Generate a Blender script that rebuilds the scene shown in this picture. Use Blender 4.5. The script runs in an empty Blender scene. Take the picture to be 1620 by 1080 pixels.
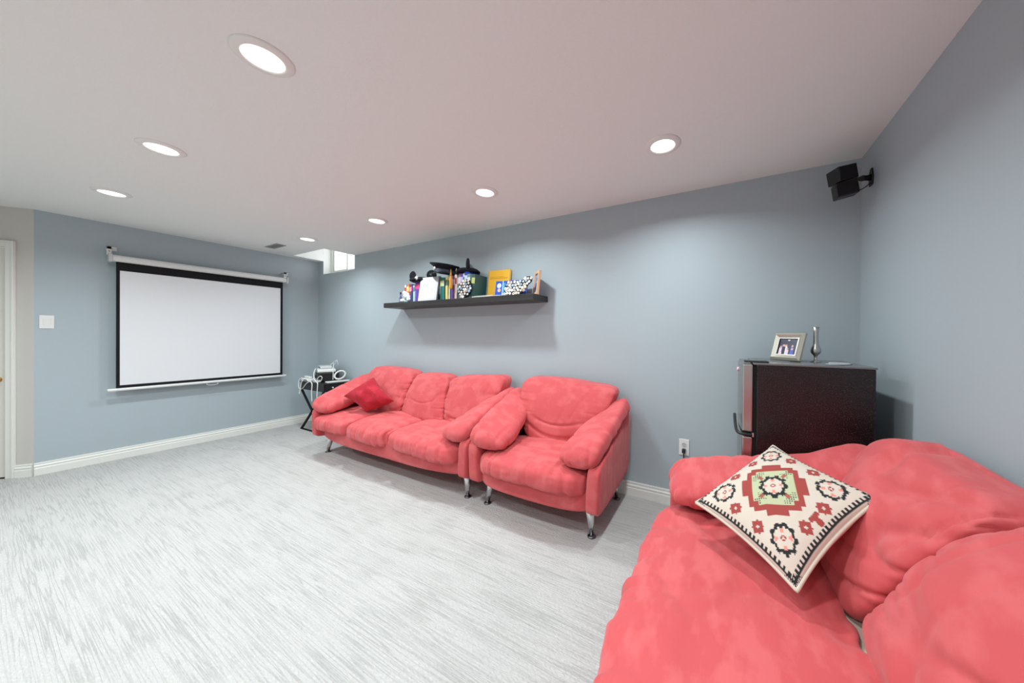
import bpy, bmesh, math, random
import numpy as np
from mathutils import Vector, Matrix

# ------------------------------------------------------------------ camera, world, exposure
sc = bpy.context.scene
COL = sc.collection
YAW, PITCH, ROLL = math.radians(27.50223), math.radians(-0.27163), math.radians(0.44828)
FPX, PPX, PPY = 498.1328, 886.9063, 534.4283
cam_d = bpy.data.cameras.new('camera')
cam = bpy.data.objects.new('camera', cam_d); COL.objects.link(cam)
fw = Vector((-math.sin(YAW)*math.cos(PITCH), math.cos(YAW)*math.cos(PITCH), math.sin(PITCH)))
rt = Vector((math.cos(YAW), math.sin(YAW), 0)); up = rt.cross(fw)
rt, up = rt*math.cos(ROLL)+up*math.sin(ROLL), up*math.cos(ROLL)-rt*math.sin(ROLL)
M = Matrix((rt, up, -fw)).transposed().to_4x4(); M.translation = Vector((5.4262, -2.5191, 1.2726))
cam.matrix_world = M
cam_d.sensor_fit = 'HORIZONTAL'; cam_d.sensor_width = 36.0; cam_d.lens = 36.0*FPX/1620
cam_d.shift_x = (810-PPX)/1620; cam_d.shift_y = (PPY-540)/1620
cam_d.clip_start = 0.02
sc.camera = cam

wd = bpy.data.worlds.new('daylight'); sc.world = wd; wd.use_nodes = True
wd.node_tree.nodes['Background'].inputs[0].default_value = (0.93, 0.97, 1.0, 1)
wd.node_tree.nodes['Background'].inputs[1].default_value = 4.0
sc.view_settings.view_transform = 'Standard'; sc.view_settings.look = 'None'
sc.view_settings.gamma = 1; sc.view_settings.use_curve_mapping = False
sc.view_settings.exposure = 0.0
LAMP_POWER = 11.4
LAMP_SPREAD = math.radians(152)

W, H, YF = 6.1494, 2.36, -4.4
PI = math.pi
rnd = random.Random(7)

# ------------------------------------------------------------------ materials
def srgb(r, g, b):
    f = lambda c: (c/255/12.92) if c/255 <= .04045 else ((c/255+.055)/1.055)**2.4
    return (f(r), f(g), f(b), 1)
def mat(name, col, rough=.6, metal=0, spec=.5, sheen=0, bump=None, var=None, coat=0):
    m = bpy.data.materials.new(name); m.use_nodes = True
    nt = m.node_tree; b = nt.nodes['Principled BSDF']
    b.inputs['Base Color'].default_value = col; b.inputs['Roughness'].default_value = rough
    b.inputs['Metallic'].default_value = metal; b.inputs['Specular IOR Level'].default_value = spec
    if sheen:
        b.inputs['Sheen Weight'].default_value = sheen; b.inputs['Sheen Roughness'].default_value = .5
        b.inputs['Sheen Tint'].default_value = (1, .75, .75, 1)
    if coat: b.inputs['Coat Weight'].default_value = coat
    tc = nt.nodes.new('ShaderNodeTexCoord')
    if var:   # (scale, colour2, lo, hi[, mapping scale])
        mp = nt.nodes.new('ShaderNodeMapping'); nt.links.new(tc.outputs['Object'], mp.inputs[0])
        if len(var) > 4: mp.inputs['Scale'].default_value = var[4]
        n = nt.nodes.new('ShaderNodeTexNoise'); n.inputs['Scale'].default_value = var[0]; n.inputs['Detail'].default_value = 4
        nt.links.new(mp.outputs[0], n.inputs['Vector'])
        r = nt.nodes.new('ShaderNodeMapRange'); r.inputs['From Min'].default_value = var[2]; r.inputs['From Max'].default_value = var[3]
        nt.links.new(n.outputs['Fac'], r.inputs['Value'])
        mx = nt.nodes.new('ShaderNodeMix'); mx.data_type = 'RGBA'
        mx.inputs['A'].default_value = col; mx.inputs['B'].default_value = var[1]
        nt.links.new(r.outputs[0], mx.inputs['Factor']); nt.links.new(mx.outputs['Result'], b.inputs['Base Color'])
    if bump:  # (scale, strength, distance)
        n = nt.nodes.new('ShaderNodeTexNoise'); n.inputs['Scale'].default_value = bump[0]; n.inputs['Detail'].default_value = 3
        nt.links.new(tc.outputs['Object'], n.inputs['Vector'])
        bp = nt.nodes.new('ShaderNodeBump'); bp.inputs['Strength'].default_value = bump[1]; bp.inputs['Distance'].default_value = bump[2]
        nt.links.new(n.outputs['Fac'], bp.inputs['Height']); nt.links.new(bp.outputs[0], b.inputs['Normal'])
    return m
def emit(name, col, s):
    m = bpy.data.materials.new(name); m.use_nodes = True; nt = m.node_tree
    b = nt.nodes['Principled BSDF']; b.inputs['Base Color'].default_value = (.8, .8, .8, 1)
    b.inputs['Emission Color'].default_value = col; b.inputs['Emission Strength'].default_value = s
    return m
def vcol_mat(name, rough=.8, bump=None):
    m = mat(name, (1, 1, 1, 1), rough, bump=bump); nt = m.node_tree
    a = nt.nodes.new('ShaderNodeVertexColor'); a.layer_name = 'print'
    nt.links.new(a.outputs[0], nt.nodes['Principled BSDF'].inputs['Base Color'])
    return m

WALLBLUE = mat('blue_grey_paint', (.43, .495, .53, 1), .55, spec=.25, bump=(260, .05, .002))
BEIGE = mat('beige_paint', (.62, .59, .555, 1), .6, spec=.2)
CEIL = mat('ceiling_stipple', (.86, .875, .85, 1), .9, spec=.1, bump=(170, .35, .004))
WHITEP = mat('white_trim_paint', (.83, .82, .78, 1), .35)
WHITEW = mat('white_well_paint', (.86, .88, .86, 1), .6)
DOORM = mat('cream_door_paint', (.80, .77, .70, 1), .4)
PLAST = mat('white_plastic', (.82, .82, .80, 1), .35)
PLASTG = mat('pale_grey_plastic', (.60, .61, .62, 1), .45)
CABLEW = mat('white_cable', (.80, .80, .78, 1), .5)
BLACK = mat('black_plastic', (.012, .012, .013, 1), .4)
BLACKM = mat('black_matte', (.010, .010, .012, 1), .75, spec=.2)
BLACKCL = mat('black_felt', (.018, .019, .024, 1), .95, sheen=0, spec=.1)
SCRW = mat('screen_white', (.78, .78, .80, 1), .8, spec=.1)
CHROME = mat('brushed_chrome', (.72, .72, .72, 1), .22, 1)
DARKMET = mat('dark_metal', (.14, .14, .15, 1), .3, 1)
STEEL = mat('stainless_steel', (.45, .43, .42, 1), .28, 1)
BRASS = mat('brass', (.75, .52, .22, 1), .25, 1)
PEWTER = mat('pewter', (.50, .49, .47, 1), .35, 1, bump=(60, .15, .002))
CHAMP = mat('champagne_frame', (.50, .47, .40, 1), .38, .55)
SUEDE = mat('coral_suede', (.61, .098, .105, 1), .9, spec=.15, sheen=.20, bump=(420, .12, .0015),
            var=(8.0, (.665, .130, .136, 1), .46, .60, (1, 2.2, 1)))
VELVET = mat('crimson_velvet', (.42, .012, .028, 1), .8, spec=.2, sheen=.12, var=(9, (.55, .03, .05, 1), .45, .65))
LINER = mat('cream_liner', (.66, .58, .48, 1), .9)
SHELFM = mat('black_brown_shelf', (.020, .019, .019, 1), .42, var=(2.0, (.034, .031, .030, 1), .4, .6, (1, 40, 40)))
FRIDGEB = mat('speckled_black_laminate', (.010, .006, .007, 1), .27, spec=.5, bump=(150, .5, .002), var=(170, (.055, .038, .038, 1), .55, .70))
GLASSM = bpy.data.materials.new('window_glass'); GLASSM.use_nodes = True
_nt = GLASSM.node_tree; _nt.nodes.clear()
_o = _nt.nodes.new('ShaderNodeOutputMaterial'); _t = _nt.nodes.new('ShaderNodeBsdfTransparent'); _g = _nt.nodes.new('ShaderNodeBsdfGlossy')
_g.inputs['Roughness'].default_value = .03
_m = _nt.nodes.new('ShaderNodeMixShader')
_m.inputs[0].default_value = .07; _nt.links.new(_t.outputs[0], _m.inputs[1]); _nt.links.new(_g.outputs[0], _m.inputs[2])
_nt.links.new(_m.outputs[0], _o.inputs[0])
DIFFUSER = emit('lit_diffuser', (1, .99, .97, 1), 2.5)

def carpet():
    m = mat('streaked_carpet', (.74, .74, .735, 1), .95, spec=.05); nt = m.node_tree; b = nt.nodes['Principled BSDF']
    tc = nt.nodes.new('ShaderNodeTexCoord'); L = nt.links.new
    def noise(scale, ms, detail=3, dist=0):
        mp = nt.nodes.new('ShaderNodeMapping'); mp.inputs['Scale'].default_value = ms; L(tc.outputs['Object'], mp.inputs[0])
        n = nt.nodes.new('ShaderNodeTexNoise'); n.inputs['Scale'].default_value = scale; n.inputs['Detail'].default_value = detail
        n.inputs['Distortion'].default_value = dist; L(mp.outputs[0], n.inputs['Vector']); return n.outputs['Fac']
    def rng(v, a, c, t0=0, t1=1):
        r = nt.nodes.new('ShaderNodeMapRange'); r.inputs['From Min'].default_value = a; r.inputs['From Max'].default_value = c
        r.inputs['To Min'].default_value = t0; r.inputs['To Max'].default_value = t1; L(v, r.inputs['Value']); return r.outputs[0]
    def mul(a, c):
        r = nt.nodes.new('ShaderNodeMath'); r.operation = 'MULTIPLY'; L(a, r.inputs[0])
        if isinstance(c, float): r.inputs[1].default_value = c
        else: L(c, r.inputs[1])
        return r.outputs[0]
    def contour(v, w):      # thin wandering lines where the noise crosses its middle value
        d = nt.nodes.new('ShaderNodeMath'); d.operation = 'SUBTRACT'; L(v, d.inputs[0]); d.inputs[1].default_value = .5
        a_ = nt.nodes.new('ShaderNodeMath'); a_.operation = 'ABSOLUTE'; L(d.outputs[0], a_.inputs[0])
        return rng(a_.outputs[0], 0, w, 1, 0)
    streak = contour(noise(1, (2.4, 92, 1), 1.2, 0), .075)
    patch = rng(noise(1, (3.0, 8, 1), 3), .15, .62)
    fine = rng(noise(1, (60, 160, 1), 2), .40, .65)
    s = mul(mul(streak, patch), .60)
    def mix(f, A, Bc):
        x = nt.nodes.new('ShaderNodeMix'); x.data_type = 'RGBA'; L(f, x.inputs['Factor'])
        if isinstance(A, tuple): x.inputs['A'].default_value = A
        else: L(A, x.inputs['A'])
        x.inputs['B'].default_value = Bc; return x.outputs['Result']
    c = mix(mul(fine, .22), (.575, .560, .550, 1), (.42, .41, .40, 1))
    c = mix(s, c, (.33, .33, .315, 1)); L(c, b.inputs['Base Color'])
    bp = nt.nodes.new('ShaderNodeBump'); bp.inputs['Strength'].default_value = .5; bp.inputs['Distance'].default_value = .006; bp.invert = True
    ad = nt.nodes.new('ShaderNodeMath'); ad.operation = 'ADD'; L(s, ad.inputs[0]); L(fine, ad.inputs[1])
    L(ad.outputs[0], bp.inputs['Height']); L(bp.outputs[0], b.inputs['Normal'])
    return m
CARPET = carpet()
_cm = {}
def cmat(r, g, b, rough=.55):
    k = (r, g, b)
    if k not in _cm: _cm[k] = mat('print_%02x%02x%02x' % k, srgb(r, g, b), rough)
    return _cm[k]

# ------------------------------------------------------------------ object helpers
def tag(o, label=None, cat=None, group=None, kind=None):
    if label: o['label'] = label
    if cat: o['category'] = cat
    if group: o['group'] = group
    if kind: o['kind'] = kind
    return o
def empty(name, loc=(0, 0, 0), rz=0, label=None, cat=None, group=None, kind=None):
    o = bpy.data.objects.new(name, None); COL.objects.link(o); o.empty_display_size = .05
    o.location = loc; o.rotation_euler = (0, 0, rz)
    return tag(o, label, cat, group, kind)
def mk(name, v, f, m, parent=None, smooth=False):
    me = bpy.data.meshes.new(name)
    me.from_pydata([tuple(map(float, p)) for p in v], [], [tuple(map(int, q)) for q in f])
    if smooth: me.polygons.foreach_set('use_smooth', [True]*len(me.polygons))
    me.materials.append(m); me.update()
    o = bpy.data.objects.new(name, me); COL.objects.link(o)
    if parent: o.parent = parent
    return o
def copy_tree(o, parent=None):
    c = o.copy(); COL.objects.link(c)
    if parent: c.parent = parent
    for ch in list(o.children): copy_tree(ch, c)
    return c
class MB:
    def __init__(s): s.v = []; s.f = []
    def add(s, v, f):
        n = len(s.v); s.v += [tuple(p) for p in v]; s.f += [tuple(i+n for i in q) for q in f]; return s
    def box(s, x0, x1, y0, y1, z0, z1, T=None):
        v = [(x, y, z) for x in (x0, x1) for y in (y0, y1) for z in (z0, z1)]
        if T: v = [tuple(T @ Vector(p)) for p in v]
        return s.add(v, [(0, 1, 3, 2), (4, 6, 7, 5), (0, 4, 5, 1), (2, 3, 7, 6), (0, 2, 6, 4), (1, 5, 7, 3)])
    def prism(s, poly, z0, z1, T=None):   # poly in xy, extruded z
        n = len(poly); v = [(x, y, z0) for x, y in poly]+[(x, y, z1) for x, y in poly]
        if T: v = [tuple(T @ Vector(p)) for p in v]
        f = [tuple(range(n))[::-1], tuple(range(n, 2*n))]+[(i, (i+1) % n, n+(i+1) % n, n+i) for i in range(n)]
        return s.add(v, f)
    def lathe(s, prof, n=32, T=None, cap=True):
        v = []; f = []
        for r, z in prof:
            for i in range(n):
                a = 2*PI*i/n; v.append((r*math.cos(a), r*math.sin(a), z))
        for k in range(len(prof)-1):
            for i in range(n):
                j = (i+1) % n; f.append((k*n+i, k*n+j, (k+1)*n+j, (k+1)*n+i))
        if cap:
            f.append(tuple(range(n))[::-1]); f.append(tuple((len(prof)-1)*n+i for i in range(n)))
        if T: v = [tuple(T @ Vector(p)) for p in v]
        return s.add(v, f)
    def tube(s, pts, r, n=8):
        pts = [Vector(p) for p in pts]; rs = r if isinstance(r, (list, tuple)) else [r]*len(pts)
        v = []; f = []; nrm = None
        for k, p in enumerate(pts):
            t = (pts[min(k+1, len(pts)-1)]-pts[max(k-1, 0)]).normalized()
            if nrm is None: nrm = t.orthogonal().normalized()
            nrm = (nrm-t*nrm.dot(t))
            if nrm.length < 1e-6: nrm = t.orthogonal()
            nrm.normalize(); b = t.cross(nrm)
            for i in range(n):
                a = 2*PI*i/n; v.append(tuple(p+(nrm*math.cos(a)+b*math.sin(a))*rs[k]))
        for k in range(len(pts)-1):
            for i in range(n):
                j = (i+1) % n; f.append((k*n+i, k*n+j, (k+1)*n+j, (k+1)*n+i))
        f.append(tuple(range(n))[::-1]); f.append(tuple((len(pts)-1)*n+i for i in range(n)))
        return s.add(v, f)
    def build(s, name, m, parent=None, smooth=False, bevel=0, seg=2, auto=False):
        o = mk(name, s.v, s.f, m, parent, smooth)
        bm = bmesh.new(); bm.from_mesh(o.data)
        bmesh.ops.recalc_face_normals(bm, faces=bm.faces)
        if bevel:
            ed = [e for e in bm.edges if len(e.link_faces) == 2 and e.calc_face_angle(0) > .5]
            bmesh.ops.bevel(bm, geom=ed, offset=bevel, segments=seg, profile=.5, affect='EDGES', clamp_overlap=True)
        bm.to_mesh(o.data); bm.free()
        if auto:
            o.data.polygons.foreach_set('use_smooth', [True]*len(o.data.polygons))
            me = o.data; bm = bmesh.new(); bm.from_mesh(me)
            for e in bm.edges: e.smooth = not (len(e.link_faces) == 2 and e.calc_face_angle(0) > .6)
            bm.to_mesh(me); bm.free()
        return o
def TR(loc=(0, 0, 0), rx=0, ry=0, rz=0):
    return Matrix.Translation(Vector(loc)) @ Matrix.Rotation(rz, 4, 'Z') @ Matrix.Rotation(ry, 4, 'Y') @ Matrix.Rotation(rx, 4, 'X')
def spline(pts, n=8):
    pts = [np.array(p, float) for p in pts]; out = []
    P = [pts[0]*2-pts[1]]+pts+[pts[-1]*2-pts[-2]]
    for k in range(1, len(P)-2):
        for i in range(n):
            t = i/n; a, b, c, d = P[k-1], P[k], P[k+1], P[k+2]
            out.append(.5*((2*b)+(-a+c)*t+(2*a-5*b+4*c-d)*t*t+(-a+3*b-3*c+d)*t**3))
    out.append(pts[-1]); return [tuple(p) for p in out]

# soft shapes --------------------------------------------------------------
_sb = {}
def cube_sphere(n):
    if n in _sb: return _sb[n]
    idx = {}; V = []; F = []
    g = [math.tan((i/n*2-1)*PI/4) for i in range(n+1)]
    def vid(p):
        k = tuple(round(c, 5) for c in p)
        if k not in idx: idx[k] = len(V); V.append(p)
        return idx[k]
    for ax in range(3):
        for sgn in (-1, 1):
            for i in range(n):
                for j in range(n):
                    q = []
                    for a, b in ((i, j), (i+1, j), (i+1, j+1), (i, j+1)):
                        p = [0, 0, 0]; p[ax] = sgn; p[(ax+1) % 3] = g[a]; p[(ax+2) % 3] = g[b]; q.append(vid(tuple(p)))
                    F.append(q if sgn > 0 else q[::-1])
    _sb[n] = (np.array(V), F); return _sb[n]
def _hash(i, j, k, s):
    h = (i*374761393+j*668265263+k*2147483647+s*974634777) & 0xffffffff
    h = ((h ^ (h >> 13))*1274126177) & 0xffffffff
    return ((h ^ (h >> 16)) & 0xffff)/32767.5-1
def vnoise(P, s=0):
    P = np.asarray(P, float); I = np.floor(P).astype(np.int64); T = P-I; T = T*T*(3-2*T); r = 0
    for a in (0, 1):
        for b in (0, 1):
            for c in (0, 1):
                w = (T[:, 0] if a else 1-T[:, 0])*(T[:, 1] if b else 1-T[:, 1])*(T[:, 2] if c else 1-T[:, 2])
                r = r+w*_hash(I[:, 0]+a, I[:, 1]+b, I[:, 2]+c, s)
    return r
def ridged(P, s=0): return 1-2*np.abs(vnoise(P, s))
def crease(P, s=0, w=.13): return -np.exp(-(vnoise(P, s)/w)**2)
def normals(V, F):
    F = np.array(F); a, b, c, d = (V[F[:, i]] for i in range(4))
    fn = np.cross(c-a, d-b); N = np.zeros_like(V)
    for i in range(4): np.add.at(N, F[:, i], fn)
    return N/np.maximum(np.linalg.norm(N, axis=1, keepdims=True), 1e-9)
def soft(name, warp, m, parent, n=22, p=4.0, disp=None):
    """rounded box (superellipsoid) pushed through warp(u,v,w)->(x,y,z), then displaced along its normals"""
    V, F = cube_sphere(n)
    pp = p if isinstance(p, (list, tuple)) else (p, p, p)
    S = np.zeros(len(V)); t = 1.0
    q = V/((np.abs(V)**pp[0]).sum(1)**(1/pp[0]))[:, None]
    X = np.stack(warp(q[:, 0], q[:, 1], q[:, 2]), 1)
    if disp is not None:
        N = normals(X, F); X = X+N*disp(X, q)[:, None]
    o = mk(name, X, F, m, parent, True); return o
def sweep(name, path, hw, ht, roll, m, parent, nu=28, nv=30, p=2.6, disp=None, capn=6):
    """tube with a soft oval section swept along a path, ends rounded"""
    pts = np.array(spline(path, nv//(len(path)-1))); K = len(pts)
    ts = np.linspace(0, 1, K); kk = np.linspace(0, 1, len(path))
    hw = np.interp(ts, kk, hw); ht = np.interp(ts, kk, ht); ro = np.interp(ts, kk, roll)
    seg = np.r_[0, np.cumsum(np.linalg.norm(np.diff(pts, axis=0), axis=1))]
    rows = []
    for k in range(K):
        t = pts[min(k+1, K-1)]-pts[max(k-1, 0)]; t = t/np.linalg.norm(t)
        side = np.array([1, 0, 0.]); side -= t*side.dot(t); side /= np.linalg.norm(side); u_ = np.cross(side, t)
        if u_[2] < 0: u_ = -u_
        s2 = side*math.cos(ro[k])+u_*math.sin(ro[k]); u2 = u_*math.cos(ro[k])-side*math.sin(ro[k])
        e = min(seg[k], seg[-1]-seg[k])/.07; e = min(1, e); sc_ = max(.04, (1-(1-e)**2.4)**(1/2.4))
        a = np.linspace(0, 2*PI, nu, endpoint=False); c, s = np.cos(a), np.sin(a)
        cx = np.sign(c)*np.abs(c)**(2/p); cy = np.sign(s)*np.abs(s)**(2/p)
        rows.append(pts[k]+np.outer(cx*hw[k]*sc_, s2)+np.outer(cy*ht[k]*sc_, u2))
    V = np.concatenate(rows); F = []
    for k in range(K-1):
        for i in range(nu):
            j = (i+1) % nu; F.append((k*nu+i, k*nu+j, (k+1)*nu+j, (k+1)*nu+i))
    if disp is not None:
        N = normals(V, F); c = V.mean(0)
        if ((V-c)*N).sum() < 0: N = -N
        V = V+N*disp(V)[:, None]
    F += [tuple(range(nu)), tuple((K-1)*nu+i for i in range(nu))[::-1]]
    o = mk(name, V, F, m, parent, True)
    bm = bmesh.new(); bm.from_mesh(o.data); bmesh.ops.recalc_face_normals(bm, faces=bm.faces); bm.to_mesh(o.data); bm.free()
    return o

# ------------------------------------------------------------------ room shell
def struct(o, label, cat): return tag(o, label, cat, None, 'structure')
DD = Vector((-.65, -.76, 0)).normalized()                 # direction of the angled wall with the door
P0 = Vector((0, -2.2, 0)); ND = Vector((.76, -.65, 0)).normalized()   # its normal, into the room
P1 = P0+DD*1.45
struct(MB().box(-1.6, W+.2, YF-.2, .3, -.12, 0).build('floor', CARPET), 'pale grey streaked carpet covering the floor', 'floor')
# ceiling with an opening for the light well
WX0, WX1, WY = .135, .93, -.372
b = MB(); xs = [-1.6, WX0, WX1, W+.2]; ys = [YF-.2, WY, 0, .3]
for i in range(3):
    for j in range(3):
        if not (i == 1 and j >= 1): b.box(xs[i], xs[i+1], ys[j], ys[j+1], H, H+.1)
struct(b.build('ceiling', CEIL), 'warm white stippled ceiling', 'ceiling')
b = MB(); WZ = 2.165
b.box(-.2, W+.2, 0, .3, 0, WZ).box(-.2, WX0, 0, .3, WZ, H).box(WX1, W+.2, 0, .3, WZ, H)
struct(b.build('wall_back', WALLBLUE), 'long blue grey wall behind the sofa and armchair', 'wall')
struct(MB().box(-.2, 0, P0.y, .0, 0, H).build('wall_left', WALLBLUE), 'blue grey wall behind the projection screen', 'wall')
struct(MB().box(W, W+.2, YF, 0, 0, H).build('wall_right', WALLBLUE), 'blue grey wall behind the foreground sofa', 'wall')
struct(MB().box(-1.6, W+.2, YF-.2, YF, 0, H).build('wall_front', WHITEW), 'white wall closing the room behind the viewer', 'wall')
struct(MB().box(-1.6, P1.x, YF, P1.y, 0, H).build('wall_side', BEIGE), 'beige side wall beyond the door', 'wall')
TD = Matrix.Translation(P0) @ Matrix.Rotation(math.atan2(DD.y, DD.x), 4, 'Z')    # local x along angled wall, local +y into the room
D0, D1, DZ = .150, .93, 2.012
b = MB(); b.box(-.0, D0, -.2, 0, 0, H, TD).box(D1, 1.45, -.2, 0, 0, H, TD).box(D0, D1, -.2, 0, DZ, H, TD)
struct(b.build('wall_angled', BEIGE), 'angled beige wall around the cream door', 'wall')
# light well and window
b = MB()
b.box(WX0-.04, WX0, WY-.04, .0, H+.1, 2.66).box(WX1, WX1+.04, WY-.04, .0, H+.1, 2.66).box(WX0-.04, WX1+.04, WY-.04, WY, H+.1, 2.66)
b.box(WX0-.04, WX1+.04, WY-.04, .3, 2.66, 2.70)
b.box(WX0-.04, WX0, 0, .3, H+.1, 2.66).box(WX1, WX1+.04, 0, .3, H+.1, 2.66)
b.box(WX0, WX0+.004, -.0, .3, WZ, 2.66).box(WX1-.004, WX1, 0, .3, WZ, 2.66).box(WX0, WX1, 0, .3, WZ, WZ+.004)
b.box(WX0, WX0+.004, WY, 0, H, H+.1).box(WX1-.004, WX1, WY, 0, H, H+.1).box(WX0, WX1, WY, WY+.004, H, H+.1)
struct(b.build('trim_1', WHITEW), 'white painted light well cut into the ceiling', 'light well')
wn = empty('window_1', (WX0, .10, WZ+.004), label='small white framed basement window in the corner light well', cat='window', kind='structure')
ww, wh = WX1-WX0-.008, 2.66-WZ-.004
def framebox(ox, oz, w, h, t, y0, y1, T=None):
    return MB().box(ox, ox+t, y0, y1, oz, oz+h, T).box(ox+w-t, ox+w, y0, y1, oz, oz+h, T).box(ox+t, ox+w-t, y0, y1, oz, oz+t, T).box(ox+t, ox+w-t, y0, y1, oz+h-t, oz+h, T)
framebox(.004, 0, ww, wh, .035, 0, .08).build('window_frame', WHITEP, wn, bevel=.003)
sa = framebox(.04, .036, ww/2-.02, wh-.072, .032, .015, .045).build('sash', WHITEP, wn, bevel=.003)
sb = framebox(.004+ww/2-.02, .036, ww/2-.02, wh-.072, .032, .045, .075).build('sash', WHITEP, wn, bevel=.003)
MB().box(.07, ww/2-.01, .028, .032, .066, wh-.066).build('pane', GLASSM, sa)
MB().box(ww/2+.01, ww-.05, .058, .062, .066, wh-.066).build('pane', GLASSM, sb)
# baseboards
PROF = [(0, 0), (.017, 0), (.017, .060), (.0135, .066), (.0135, .072), (.016, .076), (.016, .083), (.010, .090), (.009, .098), (.012, .102), (.010, .110), (0, .110)]
def baseboard(name, a, c, nrm, label):
    a, c, nrm = Vector(a), Vector(c), Vector(nrm); b = MB(); n = len(PROF)
    v = [tuple(a+nrm*d+Vector((0, 0, z))) for d, z in PROF]+[tuple(c+nrm*d+Vector((0, 0, z))) for d, z in PROF]
    b.add(v, [tuple(range(n)), tuple(range(n, 2*n))]+[(i, (i+1) % n, n+(i+1) % n, n+i) for i in range(n)])
    return struct(b.build(name, WHITEP), label, 'baseboard')
baseboard('baseboard_left', (0, -2.2, 0), (0, 0, 0), (1, 0, 0), 'white moulded baseboard under the projection screen')
baseboard('baseboard_back', (.0, 0, 0), (W, 0, 0), (0, -1, 0), 'white moulded baseboard along the sofa wall')
baseboard('baseboard_right', (W, 0, 0), (W, YF, 0), (-1, 0, 0), 'white moulded baseboard behind the foreground sofa')
baseboard('baseboard_angled', P0+DD*.004, P0+DD*(D0-.052), ND, 'short white baseboard beside the cream door')
# door
dn = empty('door_1', P0+DD*D0, math.atan2(DD.y, DD.x), 'cream interior door in the angled wall at the left edge', 'door', kind='structure')
dw = D1-D0
MB().box(.006, dw-.006, -.045, -.008, .012, DZ-.006).build('door_slab', DOORM, dn, bevel=.002)
for x0, x1, z0, z1 in ((.10, .35, 1.15, 1.85), (.43, .68, 1.15, 1.85), (.10, .35, .22, 1.0), (.43, .68, .22, 1.0)):
    framebox(x0, z0, x1-x0, z1-z0, .03, -.008, -.003).build('raised_panel', DOORM, dn, bevel=.002)
b = MB().box(-.052, .0, 0, .017, 0, DZ+.052).box(dw, dw+.052, 0, .017, 0, DZ+.052).box(0, dw, 0, .017, DZ, DZ+.052)
b.box(-.052, -.036, .017, .024, 0, DZ+.052).box(dw+.036, dw+.052, .017, .024, 0, DZ+.052).box(-.036, dw+.036, .017, .024, DZ+.036, DZ+.052)
b.build('door_casing', WHITEP, dn, bevel=.003)
kb = MB().lathe([(.001, 0), (.026, 0), (.027, .004), (.011, .008), (.010, .026), (.020, .034), (.027, .044), (.027, .052), (.018, .062), (.001, .064)], 24, TR((.058, -.008, .862), rx=-PI/2)).build('door_knob', BRASS, dn, True)
MB().box(.0, .007, -.03, -.004, .82, .90).build('latch_plate', BRASS, dn)
MB().box(.004, dw-.004, -.044, -.009, .0005, .011).build('gap_shade_strip', BLACKM, dn)  # black strip painted in as the shade of the gap under the door

# ------------------------------------------------------------------ ceiling lights
def downlight(x, y, label, group):
    t = empty('ceiling_light', (x, y, H), 0, label, 'ceiling light', group)
    MB().lathe([(.066, -.001), (.066, -.010), (.072, -.012), (.092, -.006), (.097, -.002), (.097, 0)], 40, cap=False).build('trim_ring', WHITEP, t, True)
    MB().lathe([(.0005, -.006), (.062, -.006), (.067, -.004), (.067, -.001), (.0005, -.001)], 36).build('diffuser', DIFFUSER, t, True)
    ld = bpy.data.lights.new('lamp', 'AREA'); ld.shape = 'DISK'; ld.size = .12; ld.energy = LAMP_POWER; ld.color = (.88, .985, 1.0); ld.spread = LAMP_SPREAD
    lo = bpy.data.objects.new('lamp', ld); COL.objects.link(lo); lo.parent = t; lo.location = (0, 0, -.014)
LL = {(0, 0): 'recessed ceiling light nearest the window light well, smallest of the wall row',
      (1, 0): 'recessed ceiling light above the left end of the black shelf',
      (2, 0): 'recessed ceiling light above the right end of the black shelf',
      (3, 0): 'recessed ceiling light over the fridge corner, largest of the wall row',
      (0, 1): 'recessed ceiling light in front of the projection screen, farthest of the left row',
      (1, 1): 'recessed ceiling light with white ring, middle of the left row',
      (2, 1): 'largest recessed ceiling light with white ring near the top edge'}
for j, y in enumerate((-.672, -1.961, -3.25)):
    for i, x in enumerate((1.21, 2.487, 3.81, 5.106)):
        l = LL.get((i, j))  # grid spots without an entry: unseen lights added for fill
        downlight(x, y, l or 'added unseen ceiling light behind the viewer, for fill', 'ceiling lights in view' if l else 'added fill lights behind the viewer')
# ceiling vent
t = empty('ceiling_vent', (.505, -.70, H), 0, 'small grey slotted air vent in the ceiling near the light well', 'vent')
b = MB().box(-.155, -.137, -.05, .05, -.006, 0).box(.137, .155, -.05, .05, -.006, 0).box(-.137, .137, -.05, -.036, -.006, 0).box(-.137, .137, .036, .05, -.006, 0)
b.build('vent_frame', mat('vent_grey', (.36, .35, .34, 1), .5), t)
for k in range(5):
    MB().box(-.137, .137, -.0045, .0045, -.001, .001, TR((0, -.026+.013*k, -.004), rx=.6)).build('louvre', PLASTG, t)
MB().box(-.137, .137, -.036, .036, -.0008, 0).build('vent_backing', mat('vent_dark', (.25, .25, .25, 1), .8), t)

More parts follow.
